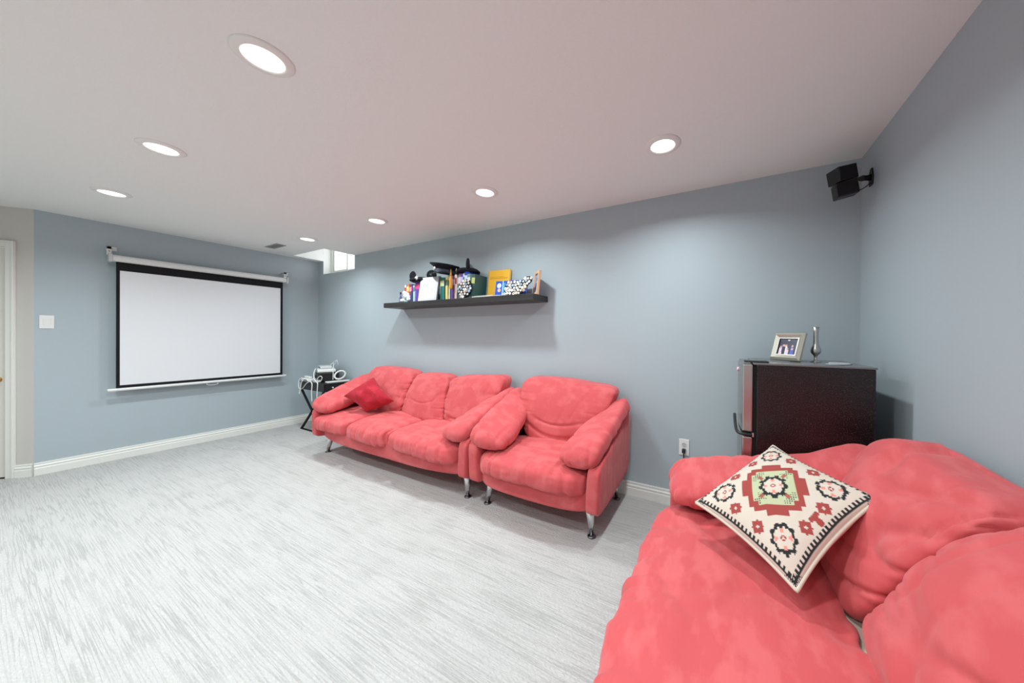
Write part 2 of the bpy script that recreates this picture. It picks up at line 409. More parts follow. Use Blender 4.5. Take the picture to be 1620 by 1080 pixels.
# ------------------------------------------------------------------ projection screen
t = empty('projection_screen', (0, -1.125, 0), 0, 'pull-down projection screen with white surface and black border', 'projection screen')
SX = .085
MB().prism([(SX-.032, 1.978), (SX+.020, 1.978), (SX+.032, 1.990), (SX+.032, 2.022), (SX+.018, 2.040), (SX-.032, 2.040)], -.685, .69,
           Matrix(((1, 0, 0, 0), (0, 0, 1, 0), (0, 1, 0, 0), (0, 0, 0, 1)))).build('housing', PLAST, t, bevel=.004)
for s, yy in ((-1, -.697), (1, .702)):
    e = MB().box(SX-.038, SX+.038, yy-.012, yy+.012, 1.970, 2.046).build('end_cap', PLASTG, t, bevel=.005)
    br = MB().box(.03, .052, yy-.014, yy+.014, 2.04, 2.125).box(.002, .052, yy-.014, yy+.014, 2.098, 2.125).box(.002, .006, yy-.014, yy+.05, 2.09, 2.13).build('wall_bracket', PLAST, t, bevel=.002)
    MB().lathe([(.001, 0), (.006, 0), (.005, .003), (.001, .004)], 10, TR((.052, yy, 2.08), ry=PI/2)).build('screw', STEEL, br)
MB().box(SX-.001, SX+.001, -.662, .662, .715, 1.985).build('black_border', BLACKM, t)
MB().box(SX+.001, SX+.0025, -.640, .636, .752, 1.893).build('white_surface', SCRW, t)
MB().lathe([(.001, -.712), (.013, -.712), (.0145, -.708), (.0145, .696), (.013, .70), (.001, .70)], 14, TR((SX, 0, .709), rx=-PI/2)).build('bottom_bar', PLAST, t, True)
MB().tube(spline([(SX, -.045, .695), (SX+.005, -.04, .678), (SX+.008, 0, .672), (SX+.005, .04, .678), (SX, .045, .695)], 6), .004).build('pull_handle', PLASTG, t, True)

# light switch, outlet
t = empty('light_switch', (0, -2.14, 1.367), 0, 'white rocker light switch on the blue wall left of the screen', 'light switch')
MB().box(0, .006, -.036, .036, -.060, .060).build('plate', PLAST, t, bevel=.003)
MB().box(.006, .009, -.018, .018, -.034, .034, TR(ry=.04)).build('rocker', PLAST, t, bevel=.002)
t = empty('wall_outlet', (5.165, 0, .452), 0, 'white duplex power outlet low on the wall by the fridge', 'outlet')
MB().box(-.036, .036, -.006, 0, -.060, .060).build('plate', PLAST, t, bevel=.003)
for zz in (.020, -.020):
    r_ = MB().lathe([(.001, 0), (.017, 0), (.017, .003), (.001, .003)], 20, TR((0, -.006, zz), rx=PI/2)).build('receptacle', PLASTG, t)
    b = MB().box(-.008, -.0055, -.0095, -.0085, zz-.001, zz+.009).box(.0055, .008, -.0095, -.0085, zz-.001, zz+.009).box(-.002, .002, -.0095, -.0085, zz-.011, zz-.006)
    b.build('slots', BLACKM, r_)
t = empty('power_plug', (5.165, -.01, .43), 0, 'black power plug and cord hanging from the wall outlet', 'plug')
MB().box(-.012, .012, -.028, 0, -.014, .014).build('plug_body', BLACK, t, bevel=.004)
MB().tube(spline([(0, -.02, -.012), (.004, -.03, -.06), (.02, -.035, -.14), (.035, -.035, -.25), (.06, -.05, -.40), (.15, -.07, -.422), (.32, -.08, -.422)], 6), .0042).build('cord', BLACK, t, True)

# ------------------------------------------------------------------ sofas
def leg(parent, x, y, z1, sx, sy):
    pts = [(x, y, z1), (x+sx*.42, y+sy*.42, z1*.6), (x+sx, y+sy, .012)]
    l = MB().tube(pts, [.034, .026, .013], 18).build('leg', CHROME, parent, True)
    MB().lathe([(.001, 0), (.027, 0), (.028, .006), (.015, .011), (.001, .012)], 18, TR((x+sx, y+sy, 0))).build('foot_glide', DARKMET, l, True)
    return l
def make_sofa(name, label, cat, group, hw, D, seats, backs, jy, loc, rz, seed, zb=.175, zseat=.455, sr=.14, pe=.0, big=0, tc=-.135, bth=(.20, .165)):
    """local: x along the width, y=0 rear, front at -D, z up"""
    t = empty(name, loc, rz, label, cat, group)
    pw = .095
    fy = -(D-.05)      # front of the base
    def amp(a): return lambda X, q: a*vnoise(X*np.array([7, 7, 9]), seed)
    # base
    def wb(u, v, w):
        x = u*(hw-.055); y = np.where(v < 0, (fy+.05*u*u)*-v, -.03*v)*1.0
        y = (fy+.03*u**4)*(1-v)/2+(-.04)*(1+v)/2
        z0 = zb-.020*(1-u*u)*(v < 0.5); z = z0+(w+1)/2*(.345-z0)
        return x, y, z
    soft('base', wb, SUEDE, t, 20, 9, lambda X, q: .003*vnoise(X*np.array([5, 5, 5]), seed))
    # back shell
    def wk(u, v, w):
        s = (w+1)/2; x = u*(hw-.03-.05*s); y = -.055+v*.05-(1-s)*.02; z = .20+s*(.80-.20)-.05*np.abs(u)**6*s
        return x, y, z
    soft('back_panel', wk, SUEDE, t, 18, 8)
    # seats
    for k, (x0, x1) in enumerate(seats):
        cx, w2 = (x0+x1)/2, (x1-x0)/2
        def ws(u, v, w):
            a = (1-v)/2                                   # 0 rear .. 1 front
            y = (jy+sr)*(1-a)+(-D)*a
            th = .175-.010*a
            top = zseat+.022*(1-u*u)*(1-.5*a)+.006*np.sin(a*6)-.018*np.clip(a-.72, 0, 1)*3.5
            z = top-(1-w)/2*th-.01*a
            y = y-.022*(1-w*w)*a**6*(1-.35*u*u)
            return cx+u*w2*1.01, y, z
        def ds(X, q, k=k):
            fr = np.clip((-X[:, 1]-(D-.20))/.2, 0, 1); tp = np.clip(q[:, 2]*3, 0, 1)
            rim = 1-np.clip(np.abs(q[:, 0]), 0, 1)**8
            r = .006*ridged(X*np.array([26, 3, 5])+k*9, seed+k)*fr+.014*crease(X*np.array([17, 2.5, 3])+k*9, seed+k+70, .15)*fr
            r += .008*vnoise(X*np.array([4.2, 5.5, 4])+k*5, seed+3+k)
            r += .009*crease(np.stack([X[:, 0]*1.6+X[:, 1]*2.6, X[:, 1]*4.5-X[:, 0]*3.2, X[:, 2]], 1)+k*3, seed+k+6, .10)*tp*(1-.5*fr)*rim
            r += .006*crease(np.stack([X[:, 0]*5+X[:, 1]*1.5, X[:, 1]*2.2+X[:, 0], X[:, 2]], 1)+k*3, seed+k+9, .10)*tp*rim
            if big: r += big*(ridged(np.stack([X[:, 0]*4.0+X[:, 1]*2.0, X[:, 1]*1.2-X[:, 0]*.8, X[:, 2]*2], 1), seed+k+50)*.5+crease(np.stack([X[:, 0]*7+X[:, 1]*3.2, X[:, 1]*1.6-X[:, 0]*.8, X[:, 2]*2], 1), seed+k+52, .09)*1.2)*tp*(1-fr)*rim
            return r
        soft('seat_cushion', ws, SUEDE, t, 60, 5.2, ds)
    # backs : (bl, br, tl, tr, z_left, z_right)
    for k, (bl, br, tl, tr, zl, zr) in enumerate(backs):
        def wk2(u, v, w):
            a = (u+1)/2; s = (w+1)/2
            x = (bl+(br-bl)*a)*(1-s)+(tl+(tr-tl)*a)*s
            zt = zl+(zr-zl)*a+.012*(1-u*u)
            z = (zseat-.035)+s*(zt-zseat+.035)
            th = (bth[0]+(bth[1]-bth[0])*s)*(1+.10*(1-u*u))
            yc = (jy+.02+bth[0]/2)*(1-s)+tc*s
            y = yc+v*th/2-.03*np.sin(PI*np.clip(s*1.1, 0, 1))*(v < 0)*(1-u*u*.6)
            y = y+.05*np.clip(s-.75, 0, 1)**2*8
            return x, y, z
        def dk(X, q, k=k):
            s = (q[:, 2]+1)/2; low = np.exp(-((s-.20)/.20)**2); edge = np.abs(q[:, 0])**3; fr = np.clip(-q[:, 1]*2, 0, 1)
            x0 = (bl+br)/2
            r = .010*vnoise(X*np.array([4, 4, 4.5])+k*7, seed+11+k)
            r += .016*crease(np.stack([(X[:, 0]-x0)*2.4, X[:, 1]*1.0, X[:, 2]*11-(X[:, 0]-x0)**2*9], 1)+k, seed+k+20, .14)*low*fr
            r += .010*crease(np.stack([(X[:, 0]-x0)*9-(X[:, 2]-.45)*4, X[:, 1]*1.0, X[:, 2]*2.2], 1)+k, seed+k+25, .11)*fr*(1-low)*(.35+edge)
            r += .008*crease(np.stack([X[:, 0]*3, X[:, 1]*2, X[:, 2]*22], 1)+k, seed+k+27, .2)*edge*fr
            if big: r += big*(.6*ridged(np.stack([X[:, 0]*2.2+X[:, 2]*2, X[:, 1]*2, X[:, 2]*5.5-X[:, 0]*2], 1), seed+k+57)+crease(np.stack([X[:, 0]*2.6+X[:, 2]*1.5, X[:, 1], X[:, 2]*8-X[:, 0]*3.5], 1), seed+k+59, .13))*(q[:, 1] < .5)*(1-.6*edge)
            return r
        soft('back_cushion', wk2, SUEDE, t, 60, 7.5, dk)
    # arms : side panel + padded arm
    for sg in (-1, 1):
        def wp(u, v, w):
            a = (1-v)/2; s = (w+1)/2
            y = -.03+(fy-.015+.03)*a
            zt = .72-.235*a; z0 = zb+.005+.035*(1-a)
            x = sg*(hw-pw/2)+u*pw/2+sg*.012*s
            return x, y, z0+s*(zt-z0)
        soft('arm_panel', wp, SUEDE, t, 18, 8, lambda X, q: .003*vnoise(X*6, seed+31))
        path = [(sg*(hw-.050), -.07, .755), (sg*(hw-.075), -.20, .715), (sg*(hw-.118), -.40, .630), (sg*(hw-.143), fy+.15, .560), (sg*(hw-.150), fy+.06, .525), (sg*(hw-.152), fy+pe, .455)]
        def da(V):
            fr = np.clip((-V[:, 1]+fy+.22)/.2, 0, 1)
            r = .008*vnoise(V*np.array([6, 6, 6]), seed+40)+.011*crease(np.stack([V[:, 0]*17, V[:, 1]*3, V[:, 2]*4], 1), seed+41+sg, .17)*fr
            return r+.008*crease(np.stack([V[:, 0]*3, V[:, 1]*9+V[:, 2]*5, V[:, 2]*3], 1), seed+42+sg, .13)*(1-.6*fr)
        sweep('arm_pad', path, [.075, .110, .145, .158, .155, .135], [.050, .058, .066, .068, .066, .048], [sg*.50, sg*.42, sg*.34, sg*.30, sg*.26, sg*.2], SUEDE, t, 64, 70, 3.0, da)
    ly = -(D-.175)
    for sx in (-1, 1):
        leg(t, sx*(hw-.115), ly, zb+.03, sx*.028, -.02)
        leg(t, sx*(hw-.115), -.11, zb+.03, sx*.028, .02)
    return t
RY = -.03
A = make_sofa('three_seat_sofa', 'coral red suede three-seat sofa under the black shelf', 'sofa', 'coral suede seating', 1.098, .775,
              [(-1.035, -.44), (-.44, .165), (.165, .985)],
              [(-.98, -.215, -.95, -.17, .905, .875), (-.215, .42, -.17, .34, .858, .855), (.42, .98, .34, 1.045, .860, .905)],
              -.385, (2.626, RY, 0), 0, 3)
CH = make_sofa('armchair', 'coral red suede armchair beside the long sofa', 'armchair', 'coral suede seating', .512, .775,
               [(-.425, .425)], [(-.27, .27, -.435, .470, .915, .890)], -.385, (4.262, RY, 0), 0, 17)
B_ = make_sofa('sofa', 'large coral red suede sofa in the right foreground', 'sofa', 'coral suede seating', 1.105, .970,
               [(-1.01, .26), (.26, 1.01)],
               [(-.90, -.47, -.98, -.29, .89, .905), (-.47, .25, -.29, .27, .905, .905), (.25, .92, .27, .98, .905, .89)],
               -.375, (6.105, -1.765, 0), -PI/2, 29, sr=.055, pe=.03, big=.018, tc=-.095, bth=(.21, .15))
MB().box(-.98, .98, -.46, -.30, .345, .415).build('lining_strip', LINER, B_)
B_.children[-1]['label'] = 'cream lining showing in the gap'

# ------------------------------------------------------------------ cushions
def cushion(name, corners, thick, m_front, m_back, parent, colour=None, n=60, pinch=.10, wr=.006, seed=1, piping=None, sink=0):
    """square pillow through four corner points T,R,B,L (front normal from T->R x R->B)"""
    T_, R_, B0, L_ = [np.array(c, float) for c in corners]
    s = np.linspace(-1, 1, n+1)
    S, Q = np.meshgrid(s, s, indexing='ij')                # S: L->T , Q: T->R direction
    def edge(a): return 1-pinch*(1-a*a)
    ss, qq = S*edge(Q), Q*edge(S)
    a, b = (ss+1)/2, (qq+1)/2
    base = (L_*(1-a)[..., None]+T_*a[..., None])*(1-b)[..., None]+(B0*(1-a)[..., None]+R_*a[..., None])*b[..., None]
    nn = np.cross(R_-T_, T_-L_); nn /= np.linalg.norm(nn)
    prof = ((1-S**2).clip(0)*(1-Q**2).clip(0))**.42
    prof = prof*(1-.0*S)
    out = []
    for sg in (1, -1):
        P = base+nn*(sg*prof*thick/2)[..., None]
        flat = P.reshape(-1, 3)
        d = wr*vnoise(flat*9, seed)+wr*.9*ridged(np.stack([flat[:, 0]*6+flat[:, 2]*9, flat[:, 1]*12, flat[:, 2]*6], 1), seed+2)
        flat = flat+np.outer(d*prof.reshape(-1)**.7, nn)*sg
        out.append(flat)
    F = []; m = n+1
    for i in range(n):
        for j in range(n): F.append((i*m+j, (i+1)*m+j, (i+1)*m+j+1, i*m+j+1))
    fr = mk('front_cover', out[0], F, m_front, parent, True)
    bk = mk('back_cover', out[1], [f[::-1] for f in F], m_back, parent, True)
    for o in (fr, bk):
        pass
    if colour is not None:
        at = fr.data.color_attributes.new('print', 'FLOAT_COLOR', 'POINT')
        cols = np.ones((m*m, 4), np.float32); cols[:, :3] = colour(S.reshape(-1), Q.reshape(-1))
        at.data.foreach_set('color', cols.reshape(-1))
    if piping:
        ring = [base[i, 0] for i in range(m)]+[base[n, j] for j in range(1, m)]+[base[i, n] for i in range(n-1, -1, -1)]+[base[0, j] for j in range(n-1, 0, -1)]
        ring.append(ring[0]); MB().tube(ring[::2]+[ring[-1]], .006, 8).build('piping', piping, parent, True)
    return fr
def kilim(S, Q):
    n = len(S); e1, e2 = S/2, Q/2
    a0, b0 = (e1+e2), (e2-e1)                               # a: across L->R, b: down T->B
    st = 74.0
    a = np.round(a0*st)/st; b = np.round(b0*st)/st
    C = lambda r, g, bb: np.array(srgb(r, g, bb)[:3])
    cream, rust, black, green, pink = C(212, 198, 184), C(160, 66, 60), C(34, 36, 36), C(188, 192, 155), C(225, 140, 125)
    col = np.tile(cream, (n, 1))
    A_, B2 = np.abs(a), np.abs(b)
    # stepped rust border and green field
    half = .36+.05*((A_ < .13) | (B2 < .13))-.05*((A_ > .30) & (B2 > .30))
    notch = (np.maximum(A_, B2) < .335+.06*((np.minimum(A_, B2) < .13) & (np.minimum(A_, B2) > .03))+.0) | ((np.maximum(A_, B2) < .40) & (np.minimum(A_, B2) < .12))
    notch &= ~((A_ > .28) & (B2 > .28))
    col[notch] = rust
    fld = (np.maximum(A_, B2) < .265) & ~((A_ > .205) & (B2 > .205)); col[fld] = green
    chk = (np.round((a+b)*st) % 2 == 0)
    dots = fld & (A_+B2 > .30) & (A_+B2 < .42) & (A_ > .09) & (B2 > .09) & (np.round(a*st) % 2 == 0) & (np.round(b*st) % 2 == 0) & ((a*b) > 0); col[dots] = black
    dl = fld & (a*b < 0) & (((np.abs(A_-.19) < .012) & (B2 > .10)) | ((np.abs(B2-.19) < .012) & (A_ > .10))) & (np.minimum(A_, B2) < .20) & chk; col[dl] = black
    arms = fld & (np.abs(A_-B2) < .03) & (A_+B2 > .25) & (A_+B2 < .34); col[arms] = rust*.9+green*.1
    def rosette(ca, cb, ra, rb):
        x, y = (a-ca)/ra, (b-cb)/rb; r = np.sqrt(x*x+y*y); th = np.arctan2(y, x)
        zz = .07*np.sign(np.sin(th*9))
        col[r < 1.0+zz] = black; col[r < .74+zz*.5] = cream
        col[(r < .70) & (r > .42) & (np.abs(np.sin(th*2)) < .5)] = pink
        col[(r < .20)] = rust; col[(r < .10)] = cream
    rosette(0, 0, .17, .17)
    for ca, cb in ((0, -.63), (.63, 0), (0, .63), (-.63, 0)): rosette(ca, cb, .145, .145)
    def flower(ca, cb, r0):
        x, y = (a-ca)/r0, (b-cb)/r0; r = np.sqrt(x*x+y*y); th = np.arctan2(y, x)
        col[r < .95+.12*np.sign(np.cos(th*8))] = rust; col[r < .20] = cream
    for sa in (-1, 1):
        for sb2 in (-1, 1):
            flower(sa*.50, sb2*.27, .075); flower(sa*.27, sb2*.50, .075)
    tt = (np.abs(a-b*1.0) < .05) & (a+b > .72) & (a+b < .90) | (np.abs(a-b) < .10) & (a+b > .72) & (a+b < .79); col[tt] = rust
    ed = 1-np.maximum(np.abs(S), np.abs(Q)); along = np.where(np.abs(S) > np.abs(Q), Q, S)
    zig = (ed < .085) & (ed > .028) & (np.floor(along*26) % 2 == 0); col[zig] = black
    col[(ed < .045) & (ed > .028)] = black
    tip = ((np.abs(a) > .90) | (np.abs(b) > .90)) & chk; col[tip] = black
    return col
PRINT = vcol_mat('woven_print', .9, bump=(300, .4, .002))
t = empty('throw_pillow', (0, 0, 0), 0, 'cream throw pillow with rust and black geometric pattern', 'pillow')
cushion('throw_pillow', [(5.6341, -0.7397, 0.7647), (5.8662, -1.1675, 0.7639), (5.6229, -1.3735, 0.527), (5.3275, -1.1053, 0.5895)], .13, PRINT, LINER, t, kilim, 190, .085, .004, 5, LINER)
t = empty('velvet_cushion', (0, 0, 0), 0, 'small dark crimson velvet cushion leaning in the sofa corner', 'pillow')
cushion('velvet_cushion', [(2.021, -.40, .806), (2.469, -.47, .607), (2.12, -.553, .475), (1.815, -.60, .612)], .19, VELVET, VELVET, t, None, 70, .12, .016, 9)

# ------------------------------------------------------------------ fridge
t = empty('mini_fridge', (5.50, -.62, 0), 0, 'black two-door compact fridge with stainless door fronts in the corner', 'fridge')
FH = 1.14
MB().box(.075, .53, 0, .48, .03, FH-.006).build('cabinet', FRIDGEB, t, bevel=.004)
MB().box(.060, .534, -.003, .483, FH-.006, FH+.004).build('top_panel', mat('fridge_top', (.16, .16, .165, 1), .25), t, bevel=.003)
MB().box(.058, .075, .004, .476, .04, FH-.012).build('door_gasket', BLACKM, t)
for z0, z1, nm in ((.785, FH-.004, 'freezer_door'), (.04, .760, 'main_door')):
    p = []; n = 10
    for i in range(n+1):
        v = i/n; p.append((.012-.012*math.sin(v*PI), .48*v))
    p += [(.058, .48), (.058, 0)]
    d = MB().prism(p, z0, z1).build(nm, STEEL, t, bevel=.006)
    if nm == 'freezer_door':
        MB().tube(spline([(.056, -.004, .772), (.02, -.009, .774), (-.004, -.002, .777), (-.014, .03, .785), (-.018, .08, .81), (-.019, .15, .84)], 6), [.0075]*31, 10).build('door_handle', BLACK, d, True)
MB().box(.055, .075, -.001, .48, .760, .785).build('door_divider', BLACKM, t)
MB().box(.055, .064, -.004, .004, .763, .783).build('handle_badge', CHROME, t)
MB().box(.02, .13, .03, .10, FH+.004, FH+.012).build('hinge_cover', BLACK, t, bevel=.003)
for x in (.1, .5):
    for y in (.05, .43): MB().lathe([(.018, 0), (.018, .03)], 12, TR((x, y, 0))).build('foot', BLACK, t)
o = MB().lathe([(.001, 0), (.012, 0), (.014, .004), (.010, .008), (.001, .010)], 14, TR((5.5005, -.42, 1.092), ry=-PI/2)).build('fridge_magnet', cmat(230, 190, 200), None, True)
tag(o, 'small pink white magnet on the upper fridge door', 'magnet')
# picture frame on fridge
ZT = FH+.004
PF = TR((5.688, -.365, ZT), rz=math.radians(-6)) @ Matrix.Rotation(math.radians(-17), 4, 'X')
t = empty('picture_frame', (0, 0, 0), 0, 'champagne silver picture frame with group photo on the fridge', 'picture frame')
t.matrix_world = TR((5.728, -.375, ZT+.004), rz=math.radians(-45))
LN = Matrix.Rotation(math.radians(-18), 4, 'X')
fwid, fhei, ft = .165, .165, .030
b = MB()
def mitre(b, x0, x1, z0, z1, i0, i1, k0, k1):
    out = [(x0, z0), (x1, z0), (x1, z1), (x0, z1)]; inn = [(i0, k0), (i1, k0), (i1, k1), (i0, k1)]
    v = [(x, .0, z) for x, z in out]+[(x, -.012, z) for x, z in out]+[(x, -.022, z) for x, z in [(o_[0]*.6+n_[0]*.4, o_[1]*.6+n_[1]*.4) for o_, n_ in zip(out, inn)]]+[(x, -.010, z) for x, z in inn]+[(x, 0, z) for x, z in inn]
    v = [tuple(LN @ Vector(p)) for p in v]; f = []
    for r_ in range(4):
        for i in range(4):
            j = (i+1) % 4; f.append((r_*4+i, r_*4+j, r_*4+4+j, r_*4+4+i))
    b.add(v, f)
mitre(b, -.085, .085, 0, .158, -.055, .055, .030, .128); b.build('frame', CHAMP, t)
fb = framebox(-.058, .027, .116, .104, .006, -.013, -.008, LN).build('inner_bead', PEWTER, t)
n = 44; mrows = 34; V = []; F = []; cols = []
rr = random.Random(4); people = [(rr.uniform(-.046, .046), rr.uniform(.055, .082), rr.choice([(235, 235, 240), (40, 60, 150), (60, 90, 190), (230, 200, 210), (25, 25, 40)])) for _ in range(11)]
for j in range(mrows+1):
    for i in range(n+1):
        x = -.055+.11*i/n; z = .030+.098*j/mrows; V.append(tuple(LN @ Vector((x, -.006, z))))
        c = (38, 42, 62) if z < .112 else (52, 56, 78)
        for px_, pz, pc in people:
            if abs(x-px_) < .007+.004*(pz-z)*10 and z < pz: c = pc
            if (x-px_)**2+(z-pz-.006)**2 < .0055**2: c = (215, 165, 145)
        if (x-.0)**2/4+(z-.117)**2 < .0035**2: c = (240, 240, 230)
        cols += list(srgb(*c))
for j in range(mrows):
    for i in range(n): F.append((j*(n+1)+i, j*(n+1)+i+1, (j+1)*(n+1)+i+1, (j+1)*(n+1)+i))
o = mk('photo', V, F, vcol_mat('photo_print', .3), t); at = o.data.color_attributes.new('print', 'FLOAT_COLOR', 'POINT'); at.data.foreach_set('color', cols)
MB().box(-.08, .08, .001, .006, .004, .154, LN).build('backing_board', BLACKM, t)
MB().box(-.028, .028, -.002, .002, -.105, 0, TR((0, .045, .1), rx=math.radians(20))).build('easel_stand', BLACKM, t)
# bud vase
t = MB().lathe([(.001, 0), (.024, 0), (.024, .004), (.010, .010), (.0065, .026), (.009, .036), (.020, .048), (.0245, .062), (.022, .076), (.015, .090), (.0125, .100), (.0115, .130), (.0115, .165), (.016, .190), (.0145, .190), (.010, .165), (.010, .14), (.001, .135)], 32,
               TR((5.866, -.36, ZT))).build('bud_vase', PEWTER, None, True)
tag(t, 'slim pewter bud vase with flared lip on the fridge', 'vase')
for k, (x, y, r_, dz) in enumerate(((5.93, -.50, .035, 0), (5.95, -.44, .038, .0), (5.90, -.55, .028, 0))):
    o = MB().lathe([(.001, 0), (r_*.9, 0), (r_, .003), (r_*.92, .006), (r_*.5, .005), (.001, .005)], 28, TR((x, y, ZT), rz=0) @ Matrix.Scale(1.25, 4, (1, 0, 0))).build('coaster', mat('coaster_%d' % k, (.55-.1*k, .57-.1*k, .58-.1*k, 1), .4), None, True)
    tag(o, ['pale oval coaster in the middle of the three on the fridge', 'pale oval coaster nearest the corner on the fridge', 'grey oval coaster nearest the vase on the fridge'][k], 'coaster', 'coasters on the fridge')

# ------------------------------------------------------------------ wall speaker
t = empty('wall_speaker', (W, -.155, 2.175), 0, 'small black twin-cube speaker on a wall bracket in the corner', 'speaker')
MB().prism([(-.022, -.045), (.022, -.045), (.026, 0), (.012, .050), (-.012, .050), (-.026, 0)], 0, .008, TR(rx=PI/2, rz=-PI/2)).build('mount_plate', BLACK, t, bevel=.002)
MB().tube([(-.006, 0, 0), (-.04, -.012, -.002), (-.075, -.03, -.008)], [.018, .012, .010], 12).build('mount_arm', BLACK, t, True)
MB().lathe([(.001, -.016), (.012, -.012), (.016, 0), (.012, .012), (.001, .016)], 14, TR((-.045, -.014, -.002))).build('swivel_ball', BLACK, t, True)
MB().tube(spline([(-.008, 0, -.03), (-.03, -.005, -.05), (-.06, -.03, -.07), (-.085, -.04, -.065)], 6), .0028).build('speaker_wire', BLACK, t, True)
for zz, rz in ((.041, math.radians(22)), (-.041, math.radians(-2))):
    TT = TR((-.140, -.075, -.030), rx=math.radians(7), ry=math.radians(-10)) @ TR((0, 0, zz), rz=rz)
    c = MB().box(-.048, .048, -.04, .05, -.039, .039, TT).build('speaker_cube', BLACK, t, bevel=.004)
    MB().box(-.043, .043, -.044, -.040, -.034, .034, TT).build('grille', BLACKM, c, bevel=.001)

# ------------------------------------------------------------------ side table with electronics
TX0, TX1, TY0, TY1, TZ = .345, .945, -.375, -.03, .645
t = empty('side_table', (0, 0, 0), 0, 'small black x-leg side table in the corner behind the sofa', 'table')
MB().box(TX0, TX1, TY0, TY1, TZ-.012, TZ).build('table_top', BLACK, t, bevel=.003)
MB().box(TX0+.006, TX1-.012, TY0+.006, TY1-.006, TZ-.105, TZ-.012).build('apron', BLACK, t, bevel=.003)
d = MB().box(TX1-.012, TX1-.002, TY0+.02, TY1-.02, TZ-.098, TZ-.018).build('drawer', BLACK, t, bevel=.003)
MB().lathe([(.001, .022), (.010, .018), (.012, .012), (.005, .004), (.005, 0)], 16, TR((TX1-.002, TY0+.10, TZ-.055), ry=PI/2)).build('knob', CHROME, d, True)
for y in (TY0+.012, TY1-.03):
    for (xa, xb) in ((TX0+.02, TX1-.02), (TX1-.02, TX0+.02)):
        v = Vector((xb-xa, 0, -(TZ-.105))); L_ = v.length
        MB().box(-.0, L_, -.009, .009, -.012, .012, TR((xa, y, TZ-.105), ry=math.atan2(TZ-.105, xb-xa))).build('leg', BLACKM, t)
    MB().box(TX0+.01, TX1-.01, y-.009, y+.009, 0, .014).build('foot_bar', BLACKM, t)
# black projector box + white devices
t = empty('projector', (.60, -.165, TZ), math.radians(-22), 'black projector box under white gadgets on the side table', 'projector')
MB().box(-.17, .17, -.115, .115, .006, .125).build('case', BLACK, t, bevel=.014, seg=3)
MB().lathe([(.001, 0), (.036, 0), (.036, .014), (.028, .016), (.026, .006), (.001, .004)], 24, TR((-.09, -.115, .07), rx=PI/2)).build('lens', DARKMET, t, True)
MB().box(.0, .13, -.118, -.114, .03, .10).build('vent_grille', DARKMET, t)
for x in (-.14, .14):
    for y in (-.09, .09): MB().lathe([(.01, 0), (.01, .008)], 10, TR((x, y, 0))).build('foot', BLACKM, t)
def gadget(name, loc, rz, s, label, cat, m=PLAST, tilt=0, extra=None):
    t = empty(name, loc, rz, label, cat)
    MB().box(-s[0]/2, s[0]/2, -s[1]/2, s[1]/2, 0, s[2], TR(rx=tilt)).build('case', m, t, bevel=min(s)*.3, seg=3)
    if extra: extra(t, s)
    return t
def ports(t, s):
    MB().box(-s[0]*.3, s[0]*.3, -s[1]/2-.001, -s[1]/2+.001, s[2]*.35, s[2]*.65).build('slot', BLACKM, t)
    MB().box(s[0]*.36, s[0]*.42, -s[1]/2-.0015, -s[1]/2+.001, s[2]*.4, s[2]*.6).build('button', DARKMET, t)
gadget('disc_player', (.60, -.18, TZ+.126), math.radians(-24), (.32, .20, .040), 'flat white disc player lying on the black projector box', 'disc player', PLAST, 0, ports)
gadget('router', (.57, -.18, TZ+.167), math.radians(-18), (.22, .13, .034), 'smaller pale grey box on top of the white disc player', 'router', PLASTG, 0, ports)
gadget('game_console', (.475, -.330, TZ), math.radians(2), (.23, .075, .040), 'white game console on the left front corner of the table', 'console', PLAST, 0, ports)
gadget('sensor_bar', (.45, -.325, TZ+.041), math.radians(-9), (.19, .040, .026), 'slim white sensor bar lying on the white game console', 'sensor bar', PLAST)
gadget('power_adapter', (.70, -.335, TZ), math.radians(5), (.09, .05, .034), 'small grey power adapter among cables at table front', 'adapter', PLASTG)
gadget('keyboard', (.872, -.175, TZ), math.radians(84), (.26, .085, .018), 'thin white keyboard slab at the right end of the table', 'keyboard', PLAST)
b = MB(); pts = []
for i in range(90):
    a = i/90*2*PI*3.2; rr_ = .062+.006*math.sin(i*1.7); tilt = .75
    x, y = rr_*math.cos(a), rr_*math.sin(a)*.9
    pts.append((.875+x*.35, -.15+x*.85+.015*math.sin(a), TZ+.022+.070+y*.95))
o = MB().tube(pts, .0065, 8).build('coiled_cable', CABLEW, None, True); tag(o, 'thick white coiled cable standing at the right of the table', 'cable', 'white cables on the side table')
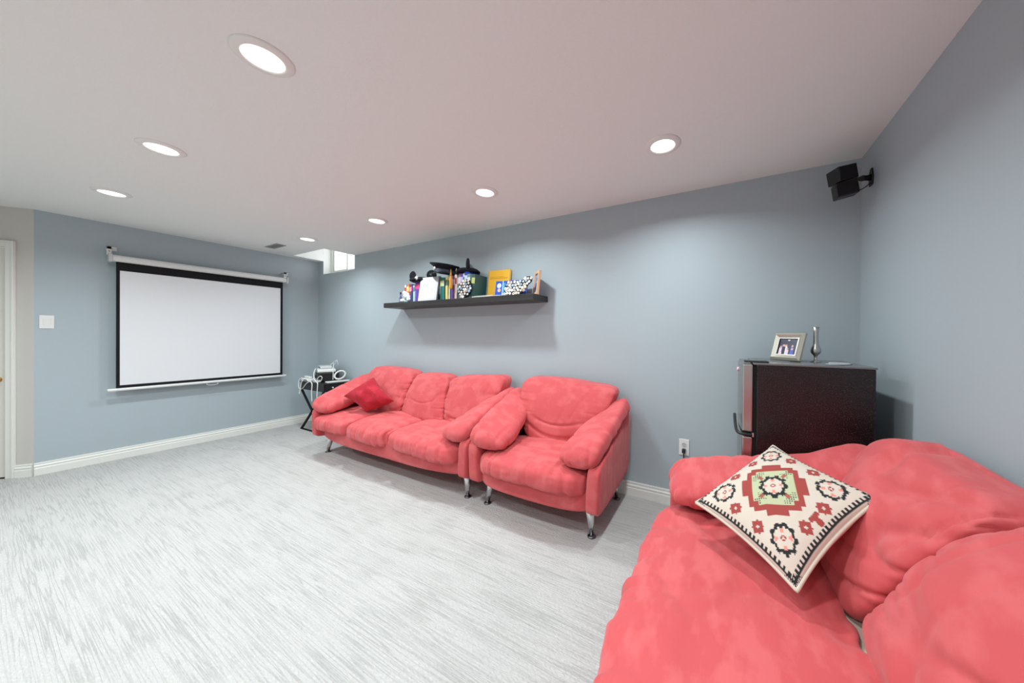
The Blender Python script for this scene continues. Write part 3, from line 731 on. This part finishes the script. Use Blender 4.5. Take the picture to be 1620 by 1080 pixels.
CB = [([(.40, -.372, TZ+.048), (.37, -.392, TZ+.02), (.36, -.395, TZ-.05), (.39, -.395, TZ-.10), (.46, -.395, TZ-.09), (.55, -.392, TZ-.02), (.60, -.384, TZ+.008)], 'white cable looping over the left front table edge', .0045),
      ([(.44, -.37, TZ+.03), (.43, -.392, TZ-.01), (.42, -.396, TZ-.08), (.405, -.396, TZ-.14), (.395, -.40, TZ-.165), (.385, -.398, TZ-.14), (.40, -.398, TZ-.12), (.43, -.398, TZ-.06)], 'white cable dangling lowest beside the table leg', .0040),
      ([(.56, -.29, TZ+.17), (.60, -.325, TZ+.12), (.68, -.36, TZ+.055), (.75, -.372, TZ+.02), (.82, -.385, TZ+.002), (.83, -.394, TZ-.10), (.83, -.396, TZ-.22)], 'white cable crossing the black box and hanging down', .0055),
      ([(.50, -.365, TZ+.03), (.58, -.372, TZ+.012), (.64, -.378, TZ+.008), (.70, -.392, TZ-.02), (.70, -.396, TZ-.12), (.71, -.396, TZ-.24)], 'white cable with plug hanging from the table middle', .0060),
      ([(.70, -.33, TZ+.01), (.74, -.35, TZ+.05), (.78, -.34, TZ+.09), (.81, -.33, TZ+.07), (.79, -.34, TZ+.02), (.74, -.35, TZ+.012), (.66, -.36, TZ+.012)], 'small white cable loop at the table front', .0042),
      ([(.50, -.08, TZ+.212), (.60, -.09, TZ+.232), (.70, -.14, TZ+.21), (.77, -.18, TZ+.17), (.81, -.20, TZ+.10), (.825, -.21, TZ+.03)], 'white cable arching over the top of the gadgets', .0042),
      ([(.60, -.14, TZ+.192), (.62, -.10, TZ+.25), (.66, -.09, TZ+.27), (.67, -.11, TZ+.22), (.70, -.10, TZ+.285), (.71, -.09, TZ+.215)], 'thin white wire tangle sticking up on top', .0028)]
for pts, lab, r_ in CB:
    o = MB().tube(spline(pts, 7), r_, 8).build('cable', CABLEW, None, True); tag(o, lab, 'cable', 'white cables on the side table')

# ------------------------------------------------------------------ wall shelf and what stands on it
SZ0, SZ1, SX0, SX1, SD = 1.585, 1.638, 1.95, 3.98, .25
o = MB().box(SX0, SX1, -SD, 0, SZ0, SZ1).build('wall_shelf', SHELFM, None, bevel=.002); tag(o, 'long black floating shelf on the wall above the sofa', 'shelf')
def book(x, w, d, h, col, label, y=-.03, lean=0, group='books standing on the shelf', band=None, z=SZ1):
    t = empty('book', (x, y, z), 0, label, 'book', group)
    R_ = Matrix.Rotation(lean, 4, 'Y')
    MB().box(0, w, -d, 0, 0, .004).box(0, .0025, -d, 0, 0, h).box(w-.0025, w, -d, 0, 0, h).box(0, w, -d-.001, -d+.003, 0, h) if False else None
    MB().box(0, .002, -d, 0, 0, h, R_).box(w-.002, w, -d, 0, 0, h, R_).box(0, w, -d-.002, -d, 0, h, R_).build('cover', cmat(*col), t)
    MB().box(.002, w-.002, -d, -.004, .003, h-.004, R_).build('page_block', cmat(225, 218, 205), t)
    if band: MB().box(-.0003, w+.0003, -d-.003, -d-.0015, h*.62, h*.86, R_).build('spine_band', cmat(*band), t)
    return t
BK = [  # x, width, depth, height, colour, band, label
    (2.225, .026, .15, .200, (235, 225, 220), (200, 60, 60), 'white book with red band at the far left of the shelf'),
    (2.253, .024, .15, .205, (70, 90, 160), (230, 190, 120), 'blue book beside the white book at far left'),
    (2.279, .030, .16, .205, (210, 120, 60), (240, 220, 120), 'orange book behind the white figurine'),
    (2.311, .022, .15, .195, (150, 70, 110), (235, 235, 235), 'plum book behind the white figurine'),
    (2.335, .028, .16, .200, (60, 60, 110), (230, 80, 150), 'navy book with pink band under the left cap'),
    (2.365, .024, .15, .190, (170, 220, 220), (90, 140, 170), 'pale aqua book under the left cap'),
    (2.391, .022, .15, .200, (220, 140, 70), (120, 60, 50), 'orange brown book under the left cap'),
    (2.416, .030, .16, .225, (70, 70, 180), (220, 60, 130), 'violet blue book with magenta band'),
    (2.448, .030, .16, .225, (100, 60, 150), (230, 70, 120), 'purple book left of the white canvas'),
    (2.800, .026, .16, .235, (30, 90, 80), (200, 190, 120), 'dark green book right of the white canvas'),
    (2.828, .026, .16, .235, (20, 120, 120), (210, 220, 200), 'teal book right of the white canvas'),
    (2.856, .020, .15, .235, (180, 130, 60), (120, 60, 30), 'ochre book beside the teal book'),
    (2.878, .026, .16, .240, (225, 215, 130), (60, 110, 90), 'pale yellow book beside the ochre book'),
    (2.906, .020, .15, .235, (230, 230, 220), (60, 80, 120), 'white book beside the pale yellow book'),
    (2.928, .022, .15, .235, (50, 50, 90), (200, 200, 210), 'dark navy book left of the yellow tassel'),
    (2.952, .026, .16, .240, (90, 70, 140), (220, 190, 210), 'violet book under the yellow tassel'),
    (2.980, .024, .15, .240, (180, 80, 70), (240, 220, 210), 'brick red book under the yellow tassel'),
    (3.006, .026, .16, .250, (220, 205, 200), (150, 70, 80), 'pale pink book behind the round pin board'),
    (3.034, .022, .15, .250, (60, 150, 130), (230, 230, 220), 'sea green book behind the round pin board'),
    (3.058, .026, .16, .255, (150, 100, 140), (230, 200, 220), 'mauve book behind the round pin board'),
    (3.086, .030, .16, .255, (80, 60, 150), (190, 190, 230), 'indigo book under the right cap'),
    (3.118, .026, .16, .255, (220, 220, 225), (90, 90, 150), 'white book under the right cap'),
    (3.146, .036, .17, .265, (40, 70, 170), (200, 215, 240), 'tall royal blue book right of the pin board'),
    (3.184, .034, .17, .240, (120, 150, 150), (220, 230, 220), 'grey green book with pale band by the blue book')]
for x, w, d, h, c, bd, lab in BK: book(x, w, d, h, c, lab, band=bd)
book(3.222, .040, .17, .235, (52, 84, 84), 'green patterned book leaning at the end of the row', lean=.10, band=(190, 200, 120))
# flat books and papers
t = empty('flat_book', (3.40, -.145, SZ1), math.radians(-4), 'thin cream covered book lying flat at the shelf front', 'book', 'books lying flat on the shelf')
MB().box(-.13, .13, -.09, .09, 0, .012).build('cover', cmat(215, 205, 190), t, bevel=.002); MB().box(-.128, .131, -.088, .088, .002, .010).build('page_block', cmat(240, 238, 230), t)
t = empty('flat_book', (3.40, -.12, SZ1+.0125), math.radians(5), 'teal booklet lying on the cream flat book', 'book', 'books lying flat on the shelf')
MB().box(-.12, .12, -.08, .08, 0, .008).build('cover', cmat(60, 110, 110), t, bevel=.002); MB().box(-.118, .121, -.078, .078, .002, .006).build('page_block', cmat(230, 228, 220), t)
t = empty('flat_book', (3.60, -.165, SZ1), math.radians(10), 'pale pamphlet lying flat under the blue album', 'book', 'books lying flat on the shelf')
MB().box(-.10, .10, -.07, .07, 0, .008).build('cover', cmat(190, 180, 175), t, bevel=.001); MB().box(-.099, .1005, -.069, .069, .002, .006).build('page_block', cmat(235, 232, 228), t)
# white canvas with faint drawing
LC = Matrix.Rotation(math.radians(-9), 4, 'X')
t = empty('canvas', (2.625, -.218, SZ1), math.radians(3), 'white canvas with faint grey sketch leaning on the books', 'canvas')
MB().box(-.130, .130, 0, .016, 0, .262, LC).build('panel', cmat(206, 206, 210), t, bevel=.002)
framebox(-.112, .018, .224, .222, .003, -.0012, .0005, LC).build('drawn_border', cmat(196, 196, 200), t)
b = MB(); r2 = random.Random(3)
for k in range(9):
    cx_, cz_ = r2.uniform(-.06, .06), r2.uniform(.07, .19); rr_ = r2.uniform(.012, .03)
    pts = [tuple(LC @ Vector((cx_+rr_*math.cos(a*.5+k)*1.0, -.0006, cz_+rr_*math.sin(a*.5+k)))) for a in range(9)]
    b.tube(pts, .0009, 4)
b.build('sketch_lines', cmat(170, 172, 178), t)
# caps
def eared_cap(loc, rz, label, sc_=1.0):
    t = empty('eared_cap', loc, rz, label, 'hat', 'black caps on the shelf')
    MB().lathe([(.001, .0), (.072*sc_, .0), (.086*sc_, .010), (.088*sc_, .022), (.070*sc_, .042), (.040*sc_, .052), (.001, .056)], 28, Matrix.Scale(1.15, 4, (1, 0, 0))).build('crown', BLACKCL, t, True)
    for s in (-1, 1):
        MB().lathe([(.001, -.007), (.036*sc_, -.008), (.042*sc_, 0), (.036*sc_, .008), (.001, .007)], 24, TR((s*.092*sc_, .0, .056*sc_), rx=PI/2, rz=s*.25)).build('ear', BLACKCL, t, True)
    MB().prism([(-.06, -.07), (-.05, -.10), (-.02, -.118), (.02, -.118), (.05, -.10), (.06, -.07)], .0, .006, TR((0, .0, .004), rx=.15)).build('brim', BLACKCL, t)
    p = MB().lathe([(.001, 0), (.020, 0), (.022, .003), (.001, .007)], 20, TR((.02, -.082*sc_, .026), rx=PI/2)).build('badge', cmat(205, 205, 195), t, True)
    return t
eared_cap((2.425, -.115, SZ1+.226), math.radians(12), 'black round-eared cap lying on books at the left', 1.35)
eared_cap((3.10, -.105, SZ1+.266), math.radians(-48), 'black round-eared cap lying on books at the right', 1.35)
t = empty('peaked_cap', (2.79, -.135, SZ1+.285), math.radians(-8), 'black peaked officer cap with silver badge above the white canvas', 'hat', 'black caps on the shelf')
MB().lathe([(.001, .0), (.088, .0), (.090, .004), (.090, .045), (.098, .055), (.135, .078), (.132, .086), (.09, .092), (.001, .094)], 36, Matrix.Rotation(math.radians(9), 4, 'Y') @ Matrix.Scale(1.12, 4)).build('crown', BLACKCL, t, True)
MB().lathe([(.0915, .010), (.0915, .040)], 36, Matrix.Rotation(math.radians(9), 4, 'Y') @ Matrix.Scale(1.12, 4), cap=False).build('hat_band', cmat(70, 76, 92), t, True)
pv = []; pf = []
for i in range(13):
    a = math.radians(200+140*i/12)
    for r_, z in ((.088, .010), (.128, -.012), (.128, -.015), (.088, .006)): pv.append((1.12*r_*math.cos(a), 1.12*r_*math.sin(a), z))
for i in range(12):
    for k in range(4): pf.append((i*4+k, i*4+(k+1) % 4, i*4+4+(k+1) % 4, i*4+4+k))
MB().add(pv, pf).build('visor', BLACK, t, True)
MB().lathe([(.001, 0), (.016, 0), (.018, .004), (.010, .009), (.001, .010)], 8, TR((-.01, -.1025, .045), rx=PI/2)).build('badge', cmat(222, 205, 200), t)
# tassel
t = empty('tassel', (2.975, -.215, SZ1+.105), 0, 'yellow fabric tassel hanging in front of the books', 'tassel')
MB().lathe([(.014, 0), (.017, .02), (.015, .09), (.010, .14), (.004, .17), (.002, .20)], 14).build('fringe', cmat(232, 165, 50), t, True)
MB().lathe([(.0115, .130), (.0125, .136), (.0115, .142)], 14, cap=False).build('binding', cmat(170, 110, 30), t, True)
# pin boards: dark boards covered with enamel pins
def pinboard(loc, rz, outline, pins, label, seed, lean=-.18):
    t = empty('pin_board', loc, rz, label, 'pin board', 'pin covered boards on the shelf')
    R_ = Matrix.Rotation(lean, 4, 'X')
    MB().prism(outline, -.006, .006, R_ @ Matrix.Rotation(PI/2, 4, 'X')).build('board', BLACKM, t, bevel=.002)
    r3 = random.Random(seed); cols = [(235, 230, 220), (225, 215, 195), (240, 240, 240), (205, 185, 165), (228, 220, 200), (150, 175, 200), (225, 215, 215), (235, 232, 228)]
    base = {}
    for k, (x, z) in enumerate(pins):
        r_ = r3.uniform(.011, .0155); n_ = r3.choice([5, 6, 7, 10, 12])
        T = R_ @ TR((x, -.007, z), rx=PI/2, rz=0) @ Matrix.Rotation(r3.uniform(0, 6), 4, 'Z')
        p = MB().lathe([(.001, 0), (r_, 0), (r_, .003), (r_*.8, .005), (.001, .005)], n_, T).build('pin', cmat(*cols[r3.randrange(8)]), t)
        if k % 3 == 0: MB().box(-r_*.5, r_*.4, -r_*.25, r_*.3, .0045, .0056, T).build('pin_motif', cmat(*[(60, 60, 70), (160, 60, 60), (60, 90, 140)][k % 9//3]), p)
def scatter(fn, x0, x1, z0, z1, step, seed):
    r3 = random.Random(seed); out = []; j = 0; z = z0
    while z < z1:
        x = x0+(step/2 if j % 2 else 0)
        while x < x1:
            p = (x+r3.uniform(-.15, .15)*step, z+r3.uniform(-.15, .15)*step)
            if fn(*p): out.append(p)
            x += step
        z += step*.86; j += 1
    return out
ell = [(.085*math.cos(a), .085+.095*math.sin(a)+.01) for a in [2*PI*i/24 for i in range(24)]]
mz = min(p[1] for p in ell); ell = [(x, z-mz) for x, z in ell]
pinboard((3.17, -.236, SZ1+.002), math.radians(2), ell, scatter(lambda x, z: (x/.078)**2+((z-.095)/.088)**2 < 1, -.09, .09, .01, .19, .0305, 5), 'oval dark board full of cream pins in front of the books', 5)
mit = [(-.105, .0), (.06, .0), (.095, .03), (.13, .085), (.165, .115), (.168, .145), (.145, .165), (.11, .165), (.085, .14), (.06, .13), (-.06, .13), (-.10, .12), (-.115, .06)]
def inm(x, z):
    ins = False; n_ = len(mit)
    for i in range(n_):
        (x1, z1), (x2, z2) = mit[i], mit[(i+1) % n_]
        if (z1 > z) != (z2 > z) and x < (x2-x1)*(z-z1)/(z2-z1)+x1: ins = not ins
    return ins
pinboard((3.755, -.212, SZ1+.002), math.radians(3), mit, scatter(inm, -.10, .17, .014, .17, .0305, 9), 'mitten-shaped dark board full of pins at the right end', 9)
# yellow book standing, blue album
LY = Matrix.Rotation(math.radians(-6), 4, 'X')
t = empty('standing_book', (3.455, -.075, SZ1), math.radians(4), 'tall yellow cover book facing forward behind the blue album', 'book')
MB().box(-.125, .125, .0, .004, 0, .285, LY).box(-.125, .125, .018, .022, 0, .285, LY).box(-.125, -.121, 0, .022, 0, .285, LY).build('cover', cmat(236, 178, 50), t)
MB().box(-.121, .123, .004, .018, .003, .282, LY).build('page_block', cmat(238, 234, 222), t)
MB().box(-.10, .10, -.0012, 0, .20, .206, LY).box(-.10, .06, -.0012, 0, .215, .219, LY).build('title_rule', cmat(200, 140, 40), t)
t = empty('photo_album', (3.615, -.135, SZ1+.009), math.radians(6), 'bright blue landscape album with white and pale shapes', 'album')
MB().box(-.135, .20, .0, .004, 0, .150, LC).box(-.135, .20, .016, .020, 0, .150, LC).build('cover', cmat(25, 80, 190), t)
MB().box(-.133, .198, .004, .016, .003, .147, LC).build('page_block', cmat(230, 230, 228), t)
MB().box(-.06, .08, -.0012, 0, .03, .13, LC).build('cover_panel', cmat(60, 150, 205), t)
MB().box(-.058, -.052, -.002, 0, .0, .15, LC).build('spine_line', cmat(225, 235, 240), t)
b = MB()
for x, h in ((-.03, .06), (-.012, .075), (.006, .09), (.024, .07), (.042, .055)): b.box(x, x+.012, -.0024, -.0012, .032, .032+h*.8, LC)
b.box(-.05, .075, -.0024, -.0012, .018, .026, LC); b.build('cover_shapes', cmat(225, 235, 235), t)
MB().lathe([(.001, 0), (.018, 0), (.018, .001), (.001, .001)], 16, LC @ TR((-.092, 0, .06), rx=PI/2)).build('cover_spot', cmat(225, 180, 140), t)
MB().lathe([(.001, 0), (.024, 0), (.024, .001), (.001, .001)], 16, LC @ TR((-.095, 0, .105), rx=PI/2)).build('cover_spot', cmat(205, 225, 245), t)
# wooden frame seen edge-on at the right end
t = empty('wooden_frame', (3.925, -.13, SZ1), math.radians(-44), 'light wood photo frame with blue picture at the shelf end', 'picture frame')
LF = Matrix.Rotation(math.radians(-6), 4, 'X')
framebox(-.075, 0, .15, .215, .024, -.012, .012, LF).build('frame', cmat(214, 168, 130), t, bevel=.003)
MB().box(-.052, .052, -.002, .004, .023, .192, LF).build('picture', cmat(120, 165, 215), t)
MB().box(-.03, .02, -.0032, -.002, .05, .11, LF).box(-.01, .035, -.0032, -.002, .13, .16, LF).build('picture_print', cmat(60, 90, 140), t)
# white figurine, small bottle
t = empty('figurine', (2.265, -.205, SZ1), 0, 'fluffy white ornament in front of the left books', 'ornament')
r4 = random.Random(2)
for k in range(16):
    x, z = r4.uniform(-.055, .055), r4.uniform(.02, .105); 
    if abs(x) > .075-z*.5: x *= .5
    rr_ = r4.uniform(.016, .024)
    soft('tuft', lambda u, v, w: (x+u*rr_, r4.uniform(-.012, .012)+v*rr_, z+w*rr_), cmat(236, 240, 242), t, 5, 2.2)
for x in (-.035, .0, .035): MB().lathe([(.010, 0), (.012, .01), (.010, .03)], 10, TR((x, 0, 0))).build('foot', cmat(150, 195, 195), t, True)
t = empty('tassel', (2.285, -.178, SZ1+.115), 0, 'small orange tassel on the far left books', 'tassel')
MB().lathe([(.010, 0), (.013, .02), (.011, .06), (.004, .085), (.002, .09)], 12).build('fringe', cmat(235, 165, 60), t, True)
MB().lathe([(.0105, .058), (.0115, .062), (.0105, .066)], 12, cap=False).build('binding', cmat(180, 110, 40), t, True)
t = empty('small_bottle', (2.165, -.19, SZ1), 0, 'tiny dark bottle standing at the far left shelf end', 'bottle')
MB().lathe([(.001, 0), (.013, 0), (.014, .004), (.014, .055), (.006, .075), (.006, .10), (.001, .10)], 16).build('body', cmat(70, 75, 140), t, True)
MB().lathe([(.001, .10), (.008, .10), (.008, .122), (.001, .124)], 14).build('cap', BLACK, t, True)
